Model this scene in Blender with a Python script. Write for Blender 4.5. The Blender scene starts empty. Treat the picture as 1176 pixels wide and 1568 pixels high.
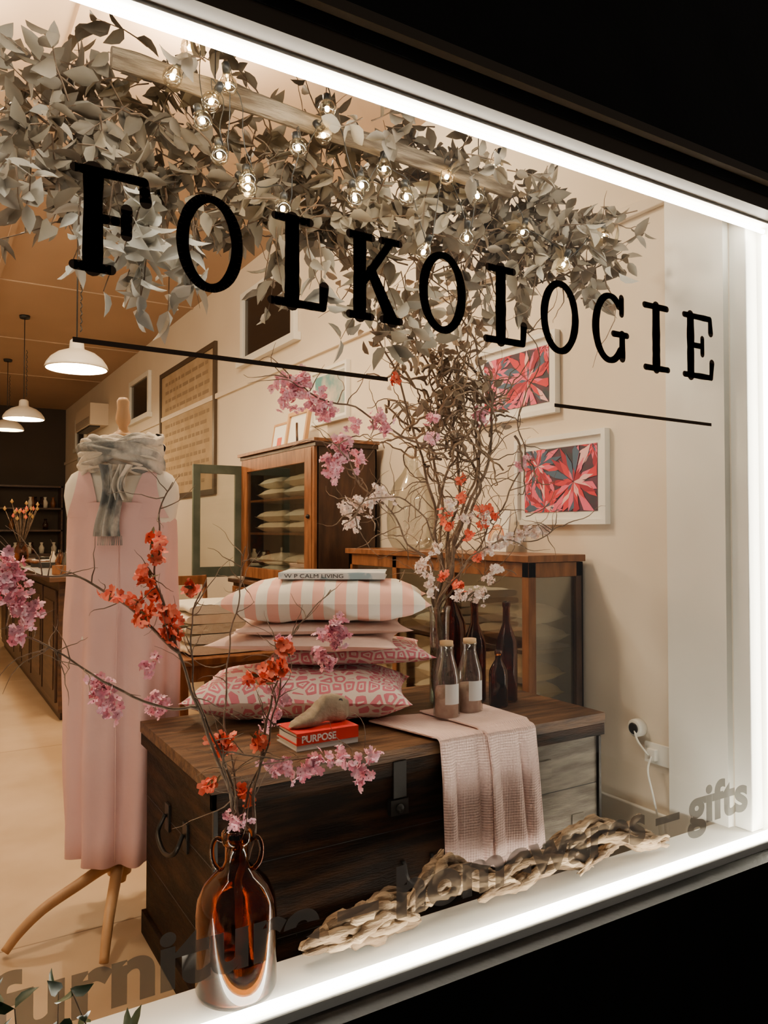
import bpy, math, random
from mathutils import Vector, Matrix, noise
R = random.Random(11)
sc = bpy.context.scene
V = Vector

# ------------------------------------------------------------------ materials
MATS = {}
def lin(c):
    return tuple(c[:3]) + (1.0,)
def M(name, col, rough=.6, metal=0.0, col2=None, scale=6.0, stretch=(1,1,1), bump=0.0, bscale=60.0,
      emit=0.0, ecol=None, trans=0.0, ior=1.45, spec=.5, detail=4, contrast=(.35,.65), alpha=1.0):
    if name in MATS: return MATS[name]
    m = bpy.data.materials.new(name); m.use_nodes = True
    nt = m.node_tree; N = nt.nodes; L = nt.links
    b = N['Principled BSDF']
    b.inputs['Base Color'].default_value = lin(col)
    b.inputs['Roughness'].default_value = rough
    b.inputs['Metallic'].default_value = metal
    b.inputs['IOR'].default_value = ior
    b.inputs['Specular IOR Level'].default_value = spec
    b.inputs['Transmission Weight'].default_value = trans
    b.inputs['Alpha'].default_value = alpha
    if emit:
        b.inputs['Emission Color'].default_value = lin(ecol or col)
        b.inputs['Emission Strength'].default_value = emit
    if col2 or bump:
        tc = N.new('ShaderNodeTexCoord'); mp = N.new('ShaderNodeMapping')
        mp.inputs['Scale'].default_value = stretch
        L.new(tc.outputs['Object'], mp.inputs['Vector'])
    if col2:
        t = N.new('ShaderNodeTexNoise'); t.inputs['Scale'].default_value = scale
        t.inputs['Detail'].default_value = detail
        L.new(mp.outputs['Vector'], t.inputs['Vector'])
        r = N.new('ShaderNodeValToRGB')
        r.color_ramp.elements[0].color = lin(col); r.color_ramp.elements[0].position = contrast[0]
        r.color_ramp.elements[1].color = lin(col2); r.color_ramp.elements[1].position = contrast[1]
        L.new(t.outputs['Fac'], r.inputs['Fac']); L.new(r.outputs['Color'], b.inputs['Base Color'])
    if bump:
        t2 = N.new('ShaderNodeTexNoise'); t2.inputs['Scale'].default_value = bscale; t2.inputs['Detail'].default_value = 5
        L.new(mp.outputs['Vector'], t2.inputs['Vector'])
        bp = N.new('ShaderNodeBump'); bp.inputs['Strength'].default_value = bump; bp.inputs['Distance'].default_value = .01
        L.new(t2.outputs['Fac'], bp.inputs['Height']); L.new(bp.outputs['Normal'], b.inputs['Normal'])
    MATS[name] = m
    return m

def pane(name, tint=(1,1,1), gl=.06, rough=.0, k=.5):
    m = bpy.data.materials.new(name); m.use_nodes = True
    nt = m.node_tree; N = nt.nodes; L = nt.links
    N.remove(N['Principled BSDF'])
    tr = N.new('ShaderNodeBsdfTransparent'); tr.inputs['Color'].default_value = lin(tint)
    g = N.new('ShaderNodeBsdfGlossy'); g.inputs['Roughness'].default_value = rough
    lw = N.new('ShaderNodeLayerWeight'); lw.inputs['Blend'].default_value = .35
    mul = N.new('ShaderNodeMath'); mul.operation = 'MULTIPLY_ADD'; mul.inputs[1].default_value = k; mul.inputs[2].default_value = gl
    L.new(lw.outputs['Fresnel'], mul.inputs[0])
    mx = N.new('ShaderNodeMixShader'); L.new(mul.outputs[0], mx.inputs[0]); L.new(tr.outputs[0], mx.inputs[1]); L.new(g.outputs[0], mx.inputs[2])
    L.new(mx.outputs[0], N['Material Output'].inputs['Surface'])
    MATS[name] = m; return m

# ------------------------------------------------------------------ mesh builder
class MB:
    def __init__(s):
        s.v=[]; s.f=[]; s.m=[]; s.sm=[]; s.mats=[]
    def mi(s, mat):
        if mat not in s.mats: s.mats.append(mat)
        return s.mats.index(mat)
    def add(s, vs, fs, mat, smooth=False):
        o=len(s.v); k=s.mi(mat)
        s.v.extend([tuple(p) for p in vs])
        for f in fs:
            s.f.append([i+o for i in f]); s.m.append(k); s.sm.append(smooth)
    def box(s, x0,x1,y0,y1,z0,z1, mat, T=None):
        vs=[V((x,y,z)) for x in (x0,x1) for y in (y0,y1) for z in (z0,z1)]
        if T is not None: vs=[T@p for p in vs]
        s.add(vs, [(0,1,3,2),(4,6,7,5),(0,4,5,1),(2,3,7,6),(0,2,6,4),(1,5,7,3)], mat)
    def lathe(s, prof, mat, c=(0,0,0), n=32, smooth=True, T=None, caps=True):
        vs=[];fs=[]
        for (r,z) in prof:
            for i in range(n):
                a=2*math.pi*i/n
                p=V((c[0]+r*math.cos(a), c[1]+r*math.sin(a), c[2]+z))
                vs.append(T@p if T is not None else p)
        for j in range(len(prof)-1):
            for i in range(n):
                fs.append((j*n+i, j*n+(i+1)%n, (j+1)*n+(i+1)%n, (j+1)*n+i))
        if caps and prof[0][0]>1e-5: fs.append(tuple(reversed(range(n))))
        if caps and prof[-1][0]>1e-5 : fs.append(tuple(range((len(prof)-1)*n, len(prof)*n)))
        s.add(vs, fs, mat, smooth)
    def lathe_open(s, prof, mat, c=(0,0,0), n=32, T=None):
        s.lathe(prof,mat,c,n,True,T,False)
    def tube(s, pts, rad, mat, n=8, caps=True, nz=0.0, nsc=20):
        pts=[V(p) for p in pts]
        if not isinstance(rad,(list,tuple)): rad=[rad]*len(pts)
        vs=[];fs=[]
        t=(pts[1]-pts[0]).normalized()
        ref=V((0,0,1)) if abs(t.z)<.9 else V((1,0,0))
        u=t.cross(ref).normalized()
        for k,p in enumerate(pts):
            if k==0: t=pts[1]-pts[0]
            elif k==len(pts)-1: t=pts[-1]-pts[-2]
            else: t=pts[k+1]-pts[k-1]
            if t.length<1e-9: t=V((0,0,1))
            t.normalize()
            u=(u-t*u.dot(t))
            if u.length<1e-6: u=t.orthogonal()
            u.normalize(); w=t.cross(u)
            for i in range(n):
                a=2*math.pi*i/n
                d=u*math.cos(a)+w*math.sin(a)
                r=rad[k]
                if nz: r*=1+nz*noise.noise((p+d*r)*nsc)
                vs.append(p+d*r)
        for k in range(len(pts)-1):
            for i in range(n):
                fs.append((k*n+i,k*n+(i+1)%n,(k+1)*n+(i+1)%n,(k+1)*n+i))
        if caps:
            fs.append(tuple(reversed(range(n)))); fs.append(tuple(range((len(pts)-1)*n,len(pts)*n)))
        s.add(vs,fs,mat,True)
    def grid(s, fn, nu, nv, mat, smooth=True, closeu=False):
        vs=[fn(i/(nu if closeu else nu-1) if nu>1 else 0, j/(nv-1)) for j in range(nv) for i in range(nu)]
        fs=[]
        for j in range(nv-1):
            for i in range(nu if closeu else nu-1):
                i2=(i+1)%nu
                fs.append((j*nu+i,j*nu+i2,(j+1)*nu+i2,(j+1)*nu+i))
        s.add(vs,fs,mat,smooth)
    def pillow(s, w,d,h, mat, T=None, n=24, seed=0):
        T=T or Matrix.Identity(4)
        for sg in (1,-1):
            vs=[];fs=[]
            for j in range(n+1):
                for i in range(n+1):
                    u=-1+2*i/n; v=-1+2*j/n
                    u=math.copysign(abs(u)**.8,u); v=math.copysign(abs(v)**.8,v)
                    x=w/2*u*(1-.09*(1-v*v)); y=d/2*v*(1-.09*(1-u*u))
                    z=(max(0,(1-u**4))*max(0,(1-v**4)))**.55*h/2
                    wr=noise.noise(V((x*7+seed,y*7,seed*3.1)))*.09*h+noise.noise(V((x*18+seed,y*18,seed)))*.06*h
                    wr+= .04*h*math.sin(14*math.atan2(v,u)+seed)*(u*u*v*v)**.5
                    z=z*sg+wr*(1-max(abs(u),abs(v))**6)
                    vs.append(T@V((x,y,z)))
            for j in range(n):
                for i in range(n):
                    q=(j*(n+1)+i,j*(n+1)+i+1,(j+1)*(n+1)+i+1,(j+1)*(n+1)+i)
                    fs.append(q if sg>0 else tuple(reversed(q)))
            s.add(vs,fs,mat,True)
    def finish(s, name, loc=(0,0,0), rotz=0.0, bevel=0.0, solid=0.0):
        me=bpy.data.meshes.new(name); me.from_pydata(s.v,[],s.f)
        for m in s.mats: me.materials.append(m)
        me.polygons.foreach_set('material_index', s.m)
        me.polygons.foreach_set('use_smooth', s.sm)
        me.update()
        ob=bpy.data.objects.new(name, me); sc.collection.objects.link(ob)
        ob.location=loc; ob.rotation_euler=(0,0,rotz)
        if solid:
            q=ob.modifiers.new('sol','SOLIDIFY'); q.thickness=solid; q.offset=-1
        if bevel:
            q=ob.modifiers.new('bev','BEVEL'); q.width=bevel; q.segments=2; q.limit_method='ANGLE'; q.angle_limit=math.radians(50)
        return ob

def catmull(pts, k=6):
    P=[V(p) for p in pts]; P=[P[0]*2-P[1]]+P+[P[-1]*2-P[-2]]
    out=[]
    for i in range(1,len(P)-2):
        a,b,c,d=P[i-1:i+3]
        for j in range(k):
            t=j/k
            out.append(.5*((2*b)+(c-a)*t+(2*a-5*b+4*c-d)*t*t+(3*b-a-3*c+d)*t**3))
    out.append(P[-2]); return out
def jit(pts, amp, f=14):
    return [p+V((noise.noise(p*f),noise.noise(p*f+V((9,0,0))),noise.noise(p*f+V((0,7,0)))))*amp for p in pts]
def cm(s):
    return [V([float(a)/100 for a in t.split(',')]) for t in s.split()]
def rdir(up=0.0):
    while True:
        d=V((R.uniform(-1,1),R.uniform(-1,1),R.uniform(-1,1)))
        if .1<d.length<1: return (d.normalized()+V((0,0,up))).normalized()
def TR(x,y,z,rz=0,rx=0,ry=0):
    return Matrix.Translation((x,y,z))@Matrix.Rotation(rz,4,'Z')@Matrix.Rotation(ry,4,'Y')@Matrix.Rotation(rx,4,'X')

def leaf(mb, p, d, L, W, mat, nrm=None, fold=.25, curl=.15):
    d=d.normalized(); n=nrm or rdir()
    sdir=d.cross(n)
    if sdir.length<.05: sdir=d.orthogonal()
    sdir.normalize(); n=sdir.cross(d).normalized()
    c=curl*L
    def P(t,w,h): return p+d*(L*t)+sdir*(W*w)+n*(h*W-c*t*t)
    vs=[P(0,0,0),P(.22,-.36,fold),P(.22,0,0),P(.22,.36,fold),P(.5,-.46,fold),P(.5,0,0),P(.5,.46,fold),P(.78,-.27,fold*.7),P(.78,0,0),P(.78,.27,fold*.7),P(1.02,0,0)]
    mb.add(vs,[(0,2,1),(0,3,2),(1,2,5,4),(2,3,6,5),(4,5,8,7),(5,6,9,8),(7,8,10),(8,9,10)],mat,True)

def flower(mb, p, r, mat, d=None, cen=None, n=5, cup=.35):
    d=d or rdir(); a=d.orthogonal().normalized(); b=d.cross(a)
    ph=R.uniform(0,6)
    for k in range(n):
        t=ph+2*math.pi*k/n
        e=a*math.cos(t)+b*math.sin(t); s=d.cross(e)
        q=R.uniform(.85,1.1)*r
        vs=[p, p+e*q*.5-s*q*.42+d*q*cup*.35, p+e*q*.95-s*q*.3+d*q*cup, p+e*q*1.02+d*q*cup*.8, p+e*q*.95+s*q*.3+d*q*cup, p+e*q*.5+s*q*.42+d*q*cup*.35]
        mb.add(vs,[(0,1,2,3),(0,3,4,5)],mat,True)
    if cen:
        vs=[p+d*r*.5]+[p+(a*math.cos(t)+b*math.sin(t))*r*.12+d*r*.1 for t in (0,1.57,3.14,4.71)]
        mb.add(vs,[(0,1,2),(0,2,3),(0,3,4),(0,4,1)],cen)

# palette
wallm=M('wall_paint',(.71,.62,.50),.75,col2=(.75,.66,.535),scale=2,bump=.05,bscale=80)
whitem=M('white_paint',(.84,.83,.77),.45,col2=(.80,.79,.73),scale=4)
ceilm=M('ceiling_paint',(.52,.37,.25),.6,col2=(.48,.34,.23),scale=2)
extm=M('exterior_dark',(.005,.0045,.0045),.7,col2=(.009,.008,.0075),scale=5,bump=.1,spec=.2)
trimdark=M('dark_trim',(.08,.055,.035),.45,spec=.3)
darkwood=M('dark_wood',(.030,.014,.008),.38,col2=(.09,.040,.018),scale=5,stretch=(1,1,7),bump=.25,bscale=30)
chestm=M('chest_wood',(.007,.0036,.0022),.6,col2=(.048,.019,.0075),scale=4,stretch=(1.2,1.2,9),bump=.35,bscale=25,contrast=(.42,.80),spec=.16)
chestgrey=M('chest_worn_sheen',(.11,.092,.072),.6,col2=(.24,.205,.165),scale=6,stretch=(1,1,7),bump=.3,bscale=30,spec=.3)  # worn grey with the LED sheen on the chest front put into its colour
chesttop=M('chest_top',(.040,.018,.008),.5,col2=(.14,.070,.032),scale=5,stretch=(1,8,8),bump=.3,bscale=25,spec=.35)
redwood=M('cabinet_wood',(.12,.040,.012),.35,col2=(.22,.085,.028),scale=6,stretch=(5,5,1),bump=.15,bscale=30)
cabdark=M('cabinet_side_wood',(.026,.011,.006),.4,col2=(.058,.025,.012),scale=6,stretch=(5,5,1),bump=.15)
lightwood=M('light_wood',(.46,.25,.11),.45,col2=(.58,.35,.17),scale=8,stretch=(1,1,.3),bump=.1)
greenp=M('green_paint',(.04,.055,.04),.5,col2=(.07,.085,.065),scale=9)
iron=M('iron',(.03,.027,.025),.45,metal=.8)
winglass=pane('window_glass',gl=.0,k=.12)
cabglass=pane('cabinet_glass',tint=(.90,.92,.90),gl=.03)
clearg=pane('clear_glass',tint=(.90,.92,.89),gl=.12)
amber=M('amber_glass',(.40,.125,.020),.02,trans=1.0,ior=1.42)
amberd=M('amber_glass_dark',(.34,.10,.018),.04,trans=1.0,ior=1.45)
linen=M('linen',(.64,.53,.40),.9,col2=(.72,.62,.49),scale=20,bump=.2,bscale=120)
cream=M('cream_fabric',(.70,.65,.55),.9,bump=.3,bscale=150)
black=M('black_plastic',(.02,.02,.02),.4)

# ------------------------------------------------------------------ room shell
def boxobj(name,x0,x1,y0,y1,z0,z1,mat,bevel=0):
    mb=MB(); mb.box(x0,x1,y0,y1,z0,z1,mat); return mb.finish(name,bevel=bevel)
H=3.6
floorm=M('pale_floor',(.42,.285,.165),.5,col2=(.54,.39,.245),scale=2.2,bump=.12,bscale=9,detail=8)
nt=floorm.node_tree
bk=nt.nodes.new('ShaderNodeTexBrick'); bk.inputs['Scale'].default_value=1.0
bk.inputs['Brick Width'].default_value=2.4; bk.inputs['Row Height'].default_value=.9; bk.inputs['Mortar Size'].default_value=.004
bk.inputs['Color1'].default_value=(1,1,1,1); bk.inputs['Color2'].default_value=(.92,.91,.89,1); bk.inputs['Mortar'].default_value=(.45,.38,.30,1)
tc=nt.nodes.new('ShaderNodeTexCoord'); mp=nt.nodes.new('ShaderNodeMapping'); mp.inputs['Rotation'].default_value=(0,0,math.pi/2)
nt.links.new(tc.outputs['Object'],mp.inputs['Vector']); nt.links.new(mp.outputs['Vector'],bk.inputs['Vector'])
mx=nt.nodes.new('ShaderNodeMix'); mx.data_type='RGBA'; mx.blend_type='MULTIPLY'; mx.inputs[0].default_value=1
rr=[n for n in nt.nodes if n.type=='VALTORGB'][0]
nt.links.new(rr.outputs['Color'],mx.inputs[6]); nt.links.new(bk.outputs['Color'],mx.inputs[7])
nt.links.new(mx.outputs[2],nt.nodes['Principled BSDF'].inputs['Base Color'])
boxobj('floor',-2.6,2.55,0,14.1,-.1,0,floorm)
boxobj('ceiling',-2.6,2.55,-.06,14.1,H,H+.1,ceilm)
boxobj('wall_right',2.4,2.5,.13,14.1,0,H,wallm)
boxobj('wall_left',-2.6,-2.5,.06,14.1,0,H,wallm)
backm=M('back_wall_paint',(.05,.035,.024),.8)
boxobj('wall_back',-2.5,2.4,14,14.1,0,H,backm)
XR=2.50
mb=MB()
mb.box(-3.4,3.6,-.06,.06,2.395,H+.8,extm); mb.box(-3.4,3.6,-.06,.06,-.2,.285,extm)
mb.box(XR,3.6,-.06,.06,.285,2.395,extm); mb.box(-3.4,-1.3,-.06,.06,.285,2.395,extm)
mb.finish('wall_front')
mb=MB()
mb.box(-1.3,XR,.0,.06,2.345,2.395,whitem); mb.box(-1.3,XR,-.055,-.001,2.352,2.395,trimdark)
mb.box(-1.3,3.4,-.085,-.0605,2.425,2.45,trimdark)
mb.box(2.455,XR,.0,.13,.3,2.345,whitem); mb.box(2.475,XR,-.055,-.001,.3,2.352,trimdark)
mb.box(-1.3,-1.26,.0,.12,.3,2.345,whitem)
mb.finish('window_1_frame')
boxobj('window_1',-1.26,2.455,-.001,.001,.295,2.347,winglass)
boxobj('trim_sill',-1.3,2.455,-.0,.185,.27,.31,whitem,bevel=.004)
boxobj('trim_sill_riser',-1.3,2.40,.062,.165,0,.27,whitem)
boxobj('trim_pilaster',2.37,2.4,.135,.375,0,H,whitem)
boxobj('trim_jamb',2.395,2.46,.065,.129,.312,2.6,whitem,bevel=.004)
boxobj('trim_picture_rail',2.375,2.4,.38,14,2.55,2.60,wallm,bevel=.004)
boxobj('baseboard_right',2.38,2.4,.38,14,0,.26,whitem,bevel=.005)
boxobj('baseboard_left',-2.5,-2.48,.1,14,0,.2,whitem)
boxobj('sidewalk',-4,4,-4,-.06,-.3,-.2,M('asphalt',(.02,.02,.02),.9,bump=.4))
mb=MB()
for x in (-1.2,.6,): mb.box(x-.02,x+.02,.1,14,H-.014,H,ceilm)
for y in (1.6,3.9,6.2,8.5,10.8): mb.box(-2.5,2.4,y-.02,y+.02,H-.010,H-.0,ceilm)
mb.finish('trim_ceiling_batten')
nightg=M('night_window',(.010,.008,.008),.15)
for k,(y0,y1,z0,z1) in enumerate([(3.65,4.75,2.72,3.35),(7.8,8.8,2.68,3.25),(11.9,12.8,2.68,3.25)]):
    mb=MB(); mb.box(2.385,2.399,y0+.05,y1-.05,z0+.05,z1-.05,nightg)
    for a in ((y0,y0+.06,z0+.06,z1-.06),(y1-.06,y1,z0+.06,z1-.06)): mb.box(2.36,2.399,a[0],a[1],a[2],a[3],whitem)
    mb.box(2.36,2.399,y0,y1,z1-.06,z1,whitem); mb.box(2.34,2.399,y0-.05,y1+.05,z0,z0+.06,whitem)
    mb.finish('window_%d'%(k+2),bevel=.003)

# ------------------------------------------------------------------ LED strip
led=M('led',(1,1,1),.5,emit=64.0,ecol=(1.0,.93,.77))
mb=MB()
mb.tube([(-1.25,.026,2.330),(2.435,.026,2.330)],.007,led,n=8)
mb.tube([(-1.25,.026,.321),(2.435,.026,.321)],.007,led,n=8)
mb.tube([(2.438,.026,.335),(2.438,.026,2.318)],.007,led,n=8)
mb.finish('led_strip_light')

# ------------------------------------------------------------------ lettering
ink=M('sign_ink',(.13,.085,.06),.8,spec=.2)
mb=MB()
LY=-.0022
def disc(c,r):
    n=12; mb.add([(c[0]+r*math.cos(2*math.pi*i/n),LY,c[1]+r*math.sin(2*math.pi*i/n)) for i in range(n)],[tuple(range(n))],ink)
def stroke(pts,w):
    for (a,b,wa,wb) in zip(pts[:-1],pts[1:],w[:-1],w[1:]):
        dx,dz=b[0]-a[0],b[1]-a[1]; l=math.hypot(dx,dz) or 1; nx,nz=-dz/l,dx/l
        mb.add([(a[0]+nx*wa/2,LY,a[1]+nz*wa/2),(a[0]-nx*wa/2,LY,a[1]-nz*wa/2),(b[0]-nx*wb/2,LY,b[1]-nz*wb/2),(b[0]+nx*wb/2,LY,b[1]+nz*wb/2)],[(0,1,2,3)],ink)
    for p,q in zip(pts,w): disc(p,q/2)
def arc(cx,cz,rx,rz,a0,a1,n=30): return [(cx+rx*math.cos(math.radians(a0+(a1-a0)*i/n)),cz+rz*math.sin(math.radians(a0+(a1-a0)*i/n))) for i in range(n+1)]
T_=.0185
def glyph(ch,cx,z0):
    def s(pts,w):
        # worn typewriter edge: resample with a slightly uneven width
        if not isinstance(w,(list,tuple)): w=[w]*len(pts)
        P=[];W=[]
        for (a,b,wa,wb) in zip(pts[:-1],pts[1:],w[:-1],w[1:]):
            l=math.hypot(b[0]-a[0],b[1]-a[1]); k=max(1,int(l/.014))
            for i in range(k): P.append((a[0]+(b[0]-a[0])*i/k,a[1]+(b[1]-a[1])*i/k)); W.append(wa+(wb-wa)*i/k)
        P.append(pts[-1]); W.append(w[-1])
        W=[x*(1+.12*noise.noise(V(((cx+p[0])*38,p[1]*38,len(P)*.7)))) for x,p in zip(W,P)]
        stroke([(cx+x,z0+z) for x,z in P],W)
    a,b=.009,.191
    if ch=='F':
        s([(-.033,a),(-.033,b)],.036); s([(-.066,a),(.0,a)],T_); s([(-.066,b),(.060,b)],T_); s([(.060,b),(.064,.152)],[T_,.024])
        s([(-.03,.104),(.026,.104)],T_); s([(.028,.08),(.028,.13)],.022)
    if ch=='O':
        p=arc(0,.1,.057,.091,0,360,40); s(p,[.017+.009*abs(math.cos(math.radians(9*i))) for i in range(41)])
    if ch=='L':
        s([(-.012,a),(-.012,b)],.034); s([(-.052,b),(.03,b)],T_); s([(-.06,a),(.062,a)],T_); s([(.062,a),(.065,.055)],[T_,.024])
    if ch=='K':
        s([(-.038,a),(-.038,b)],.034); s([(-.064,b),(-.006,b)],T_); s([(-.064,a),(-.008,a)],T_)
        s([(.045,b),(-.028,.088)],.020); s([(-.008,.115),(.048,a)],[.026,.034]); s([(.02,b),(.068,b)],T_); s([(.024,a),(.07,a)],T_)
    if ch=='G':
        p=arc(-.002,.1,.056,.091,48,318,34); s(p,[.017+.011*abs(math.cos(math.radians(48+270*i/34))) for i in range(35)])
        s([(.046,b),(.046,.145)],.02); s([(.012,.086),(.068,.086)],T_); s([(.048,.086),(.048,.02)],.026)
    if ch=='I':
        s([(0,a),(0,b)],.034); s([(-.048,a),(.052,a)],T_); s([(-.05,b),(.048,b)],T_)
    if ch=='E':
        s([(-.036,a),(-.036,b)],.034); s([(-.066,b),(.058,b)],T_); s([(.058,b),(.061,.148)],[T_,.024]); s([(-.066,a),(.062,a)],T_); s([(.062,a),(.066,.055)],[T_,.024])
        s([(-.03,.102),(.018,.102)],T_); s([(.02,.078),(.02,.126)],.02)
for i,ch in enumerate('FOLKOLOGIE'):
    glyph(ch,.309+.193*i,1.803-.0020*i)
def bar(x0,x1,z0,z1,t=.010): mb.add([(x0,-.0022,z0),(x1,-.0022,z1),(x1,-.0022,z1+t),(x0,-.0022,z0+t)],[(0,1,2,3)],ink)
bar(.242,.925,1.667,1.663); bar(1.445,2.107,1.648,1.643)
mb.finish('window_lettering')
def text_mesh(name,body,size,mat,target_w,mtx,offset=0.0,parent=None):
    cu=bpy.data.curves.new(name+'_c','FONT'); cu.body=body; cu.size=size; cu.offset=offset
    o=bpy.data.objects.new(name+'_tmp',cu); sc.collection.objects.link(o)
    bpy.context.view_layer.update()
    dg=bpy.context.evaluated_depsgraph_get()
    me=bpy.data.meshes.new_from_object(o.evaluated_get(dg))
    bpy.data.objects.remove(o)
    xs=[v.co.x for v in me.vertices]; x0=min(xs); k=target_w/(max(xs)-x0)
    for v in me.vertices:
        v.co=mtx@V(((v.co.x-x0)*k,v.co.y,v.co.z))
    me.materials.clear(); me.materials.append(mat)
    o=bpy.data.objects.new(name,me); sc.collection.objects.link(o)
    if parent:
        o.parent=parent; bpy.context.view_layer.update(); o.matrix_parent_inverse=parent.matrix_world.inverted()
    return o
RX=Matrix.Rotation(math.pi/2,4,'X')
text_mesh('window_lettering_small','furniture – homewares – gifts',.158,M('grey_vinyl',(.42,.38,.34),.8,alpha=.70,spec=.2),2.165,Matrix.Translation((.105,-.0022,.437))@RX,offset=.0055)

# ------------------------------------------------------------------ wooden chest
mb=MB()
x0,x1,y0,y1=.66,2.025,.40,1.08
mb.box(x0,1.70,y0,y1,.03,.652,chestm)
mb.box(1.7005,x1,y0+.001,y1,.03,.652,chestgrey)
mb.box(x0-.012,x1+.012,y0-.012,y1+.012,0,.075,chestm)
mb.box(x0-.02,x1+.02,y0-.02,y1+.015,.655,.69,chesttop)
mb.box(x0-.018,x1+.018,y0-.018,y0-.004,.615,.654,chestm); mb.box(x0-.018,x0-.004,y0-.018,y1+.01,.615,.654,chestm)
for x in (1.20,1.62):
    mb.box(x-.022,x+.022,y0-.024,y0-.0185,.55,.655,iron); mb.box(x-.03,x+.03,y0-.022,y0-.002,.50,.545,iron)
    mb.lathe([(.012,0),(.014,.004),(.008,.010),(0,.011)],iron,T=Matrix.Translation((x,y0-.022,.52))@Matrix.Rotation(math.pi/2,4,'X'),n=12)
for x in (1.78,1.93):
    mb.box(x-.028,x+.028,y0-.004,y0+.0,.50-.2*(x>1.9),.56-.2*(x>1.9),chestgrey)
for z in (.24,.45): mb.box(x0-.0012,x1+.0012,y0-.0012,y1,z-.001,z+.001,black)
mb.box(x0-.008,x0,.62,.66,.42,.50,iron); mb.box(x0-.008,x0,.80,.84,.42,.50,iron)
mb.tube(catmull([(x0-.012,.64,.47),(x0-.035,.645,.42),(x0-.04,.73,.395),(x0-.035,.815,.42),(x0-.012,.82,.47)],5),.007,iron,n=8)
mb.tube(catmull([(1.22,y0-.01,.36),(1.225,y0-.03,.31),(1.27,y0-.032,.29),(1.315,y0-.03,.31),(1.32,y0-.01,.36)],5),.007,iron,n=8)
for (x,y) in ((x0-.004,y0-.004),(x1+.004,y0-.004)):
    mb.box(x-.006,x+.006,y-.006,y+.006,.075,.61,iron)
mb.finish('wooden_chest',bevel=.003)

# ------------------------------------------------------------------ cushions on chest
def mixmat(name,build,c1,c2):
    m=bpy.data.materials.new(name); m.use_nodes=True; nt=m.node_tree;b=nt.nodes['Principled BSDF']
    b.inputs['Roughness'].default_value=.9
    tc=nt.nodes.new('ShaderNodeTexCoord'); out=build(nt,tc)
    mx=nt.nodes.new('ShaderNodeMix');mx.data_type='RGBA';mx.inputs[6].default_value=lin(c1);mx.inputs[7].default_value=lin(c2)
    nt.links.new(out,mx.inputs[0]);nt.links.new(mx.outputs[2],b.inputs['Base Color']); return m
def mth(nt,op,src,val=None):
    a=nt.nodes.new('ShaderNodeMath');a.operation=op;nt.links.new(src,a.inputs[0])
    if val is not None: a.inputs[1].default_value=val
    return a.outputs[0]
def b_strip(nt,tc):
    sx=nt.nodes.new('ShaderNodeSeparateXYZ'); nt.links.new(tc.outputs['Object'],sx.inputs[0])
    return mth(nt,'GREATER_THAN',mth(nt,'FRACT',mth(nt,'MULTIPLY',sx.outputs['X'],13.5)),.5)
strip=mixmat('striped_fabric',b_strip,(.80,.77,.69),(.80,.45,.37))
def b_lat(nt,tc):
    v=nt.nodes.new('ShaderNodeTexVoronoi'); v.feature='DISTANCE_TO_EDGE'; v.inputs['Scale'].default_value=25; v.inputs['Randomness'].default_value=.5
    nt.links.new(tc.outputs['Object'],v.inputs['Vector'])
    return mth(nt,'LESS_THAN',mth(nt,'FRACT',mth(nt,'MULTIPLY',v.outputs['Distance'],3.6)),.36)
patm=mixmat('lattice_fabric',b_lat,(.68,.20,.27),(.84,.74,.68))
blush=M('blush_fabric',(.78,.57,.50),.9,bump=.35,bscale=40)
rz=math.radians(-32)
def cushion(name,x,y,z,w,d,h,mat,r,seed):
    mb=MB(); mb.pillow(w,d,h,mat,seed=seed); return mb.finish(name,(x,y,z),r)
cushion('patterned_cushion',1.15,.915,.772,.74,.47,.155,patm,rz,1)
cushion('patterned_cushion',1.345,.955,.887,.58,.42,.070,patm,rz+.12,2)
cushion('blush_cushion',1.19,.95,.942,.64,.44,.056,blush,rz-.05,3)
cushion('blush_cushion',1.24,.95,.987,.60,.42,.046,blush,rz+.1,4)
cushion('striped_cushion',1.25,.925,1.078,.71,.45,.145,strip,rz,5)
def book(mb,x,y,z,w,d,h,cov,r,pages=None):
    T=TR(x,y,z,r); pages=pages or M('paper',(.8,.78,.70),.8,col2=(.7,.68,.60),scale=90,stretch=(1,1,20))
    mb.box(-w/2,w/2,-d/2,d/2,0,.003,cov,T); mb.box(-w/2,w/2,-d/2,d/2,h-.003,h,cov,T)
    mb.box(-w/2,w/2,-d/2,-d/2+.004,.003,h-.003,cov,T); mb.box(-w/2+.005,w/2-.004,-d/2+.0045,d/2-.005,.003,h-.003,pages,T)
bookw=M('book_cover_white',(.75,.78,.78),.35,col2=(.35,.50,.58),scale=14,contrast=(.52,.58))
mb=MB(); book(mb,1.265,.905,1.155,.36,.25,.022,bookw,rz-.02)
bo=mb.finish('coffee_table_book')
text_mesh('spine_title','W P CALM LIVING',.019,black,.20,TR(1.265,.905,1.1555,rz-.02)@Matrix.Translation((-.16,-.1262,.004))@RX,parent=bo)
redc=M('book_cover_red',(.66,.028,.022),.4)
mb=MB(); book(mb,1.03,.57,.691,.20,.14,.016,M('book_cover_pale',(.7,.65,.6),.4),.0); book(mb,1.03,.567,.7075,.20,.14,.034,redc,.0)
bo=mb.finish('red_book')
text_mesh('spine_title','PURPOSE',.028,M('white_print',(.85,.8,.76),.5),.11,Matrix.Translation((.945,.4962,.714))@RX,offset=.0008,parent=bo)

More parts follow.
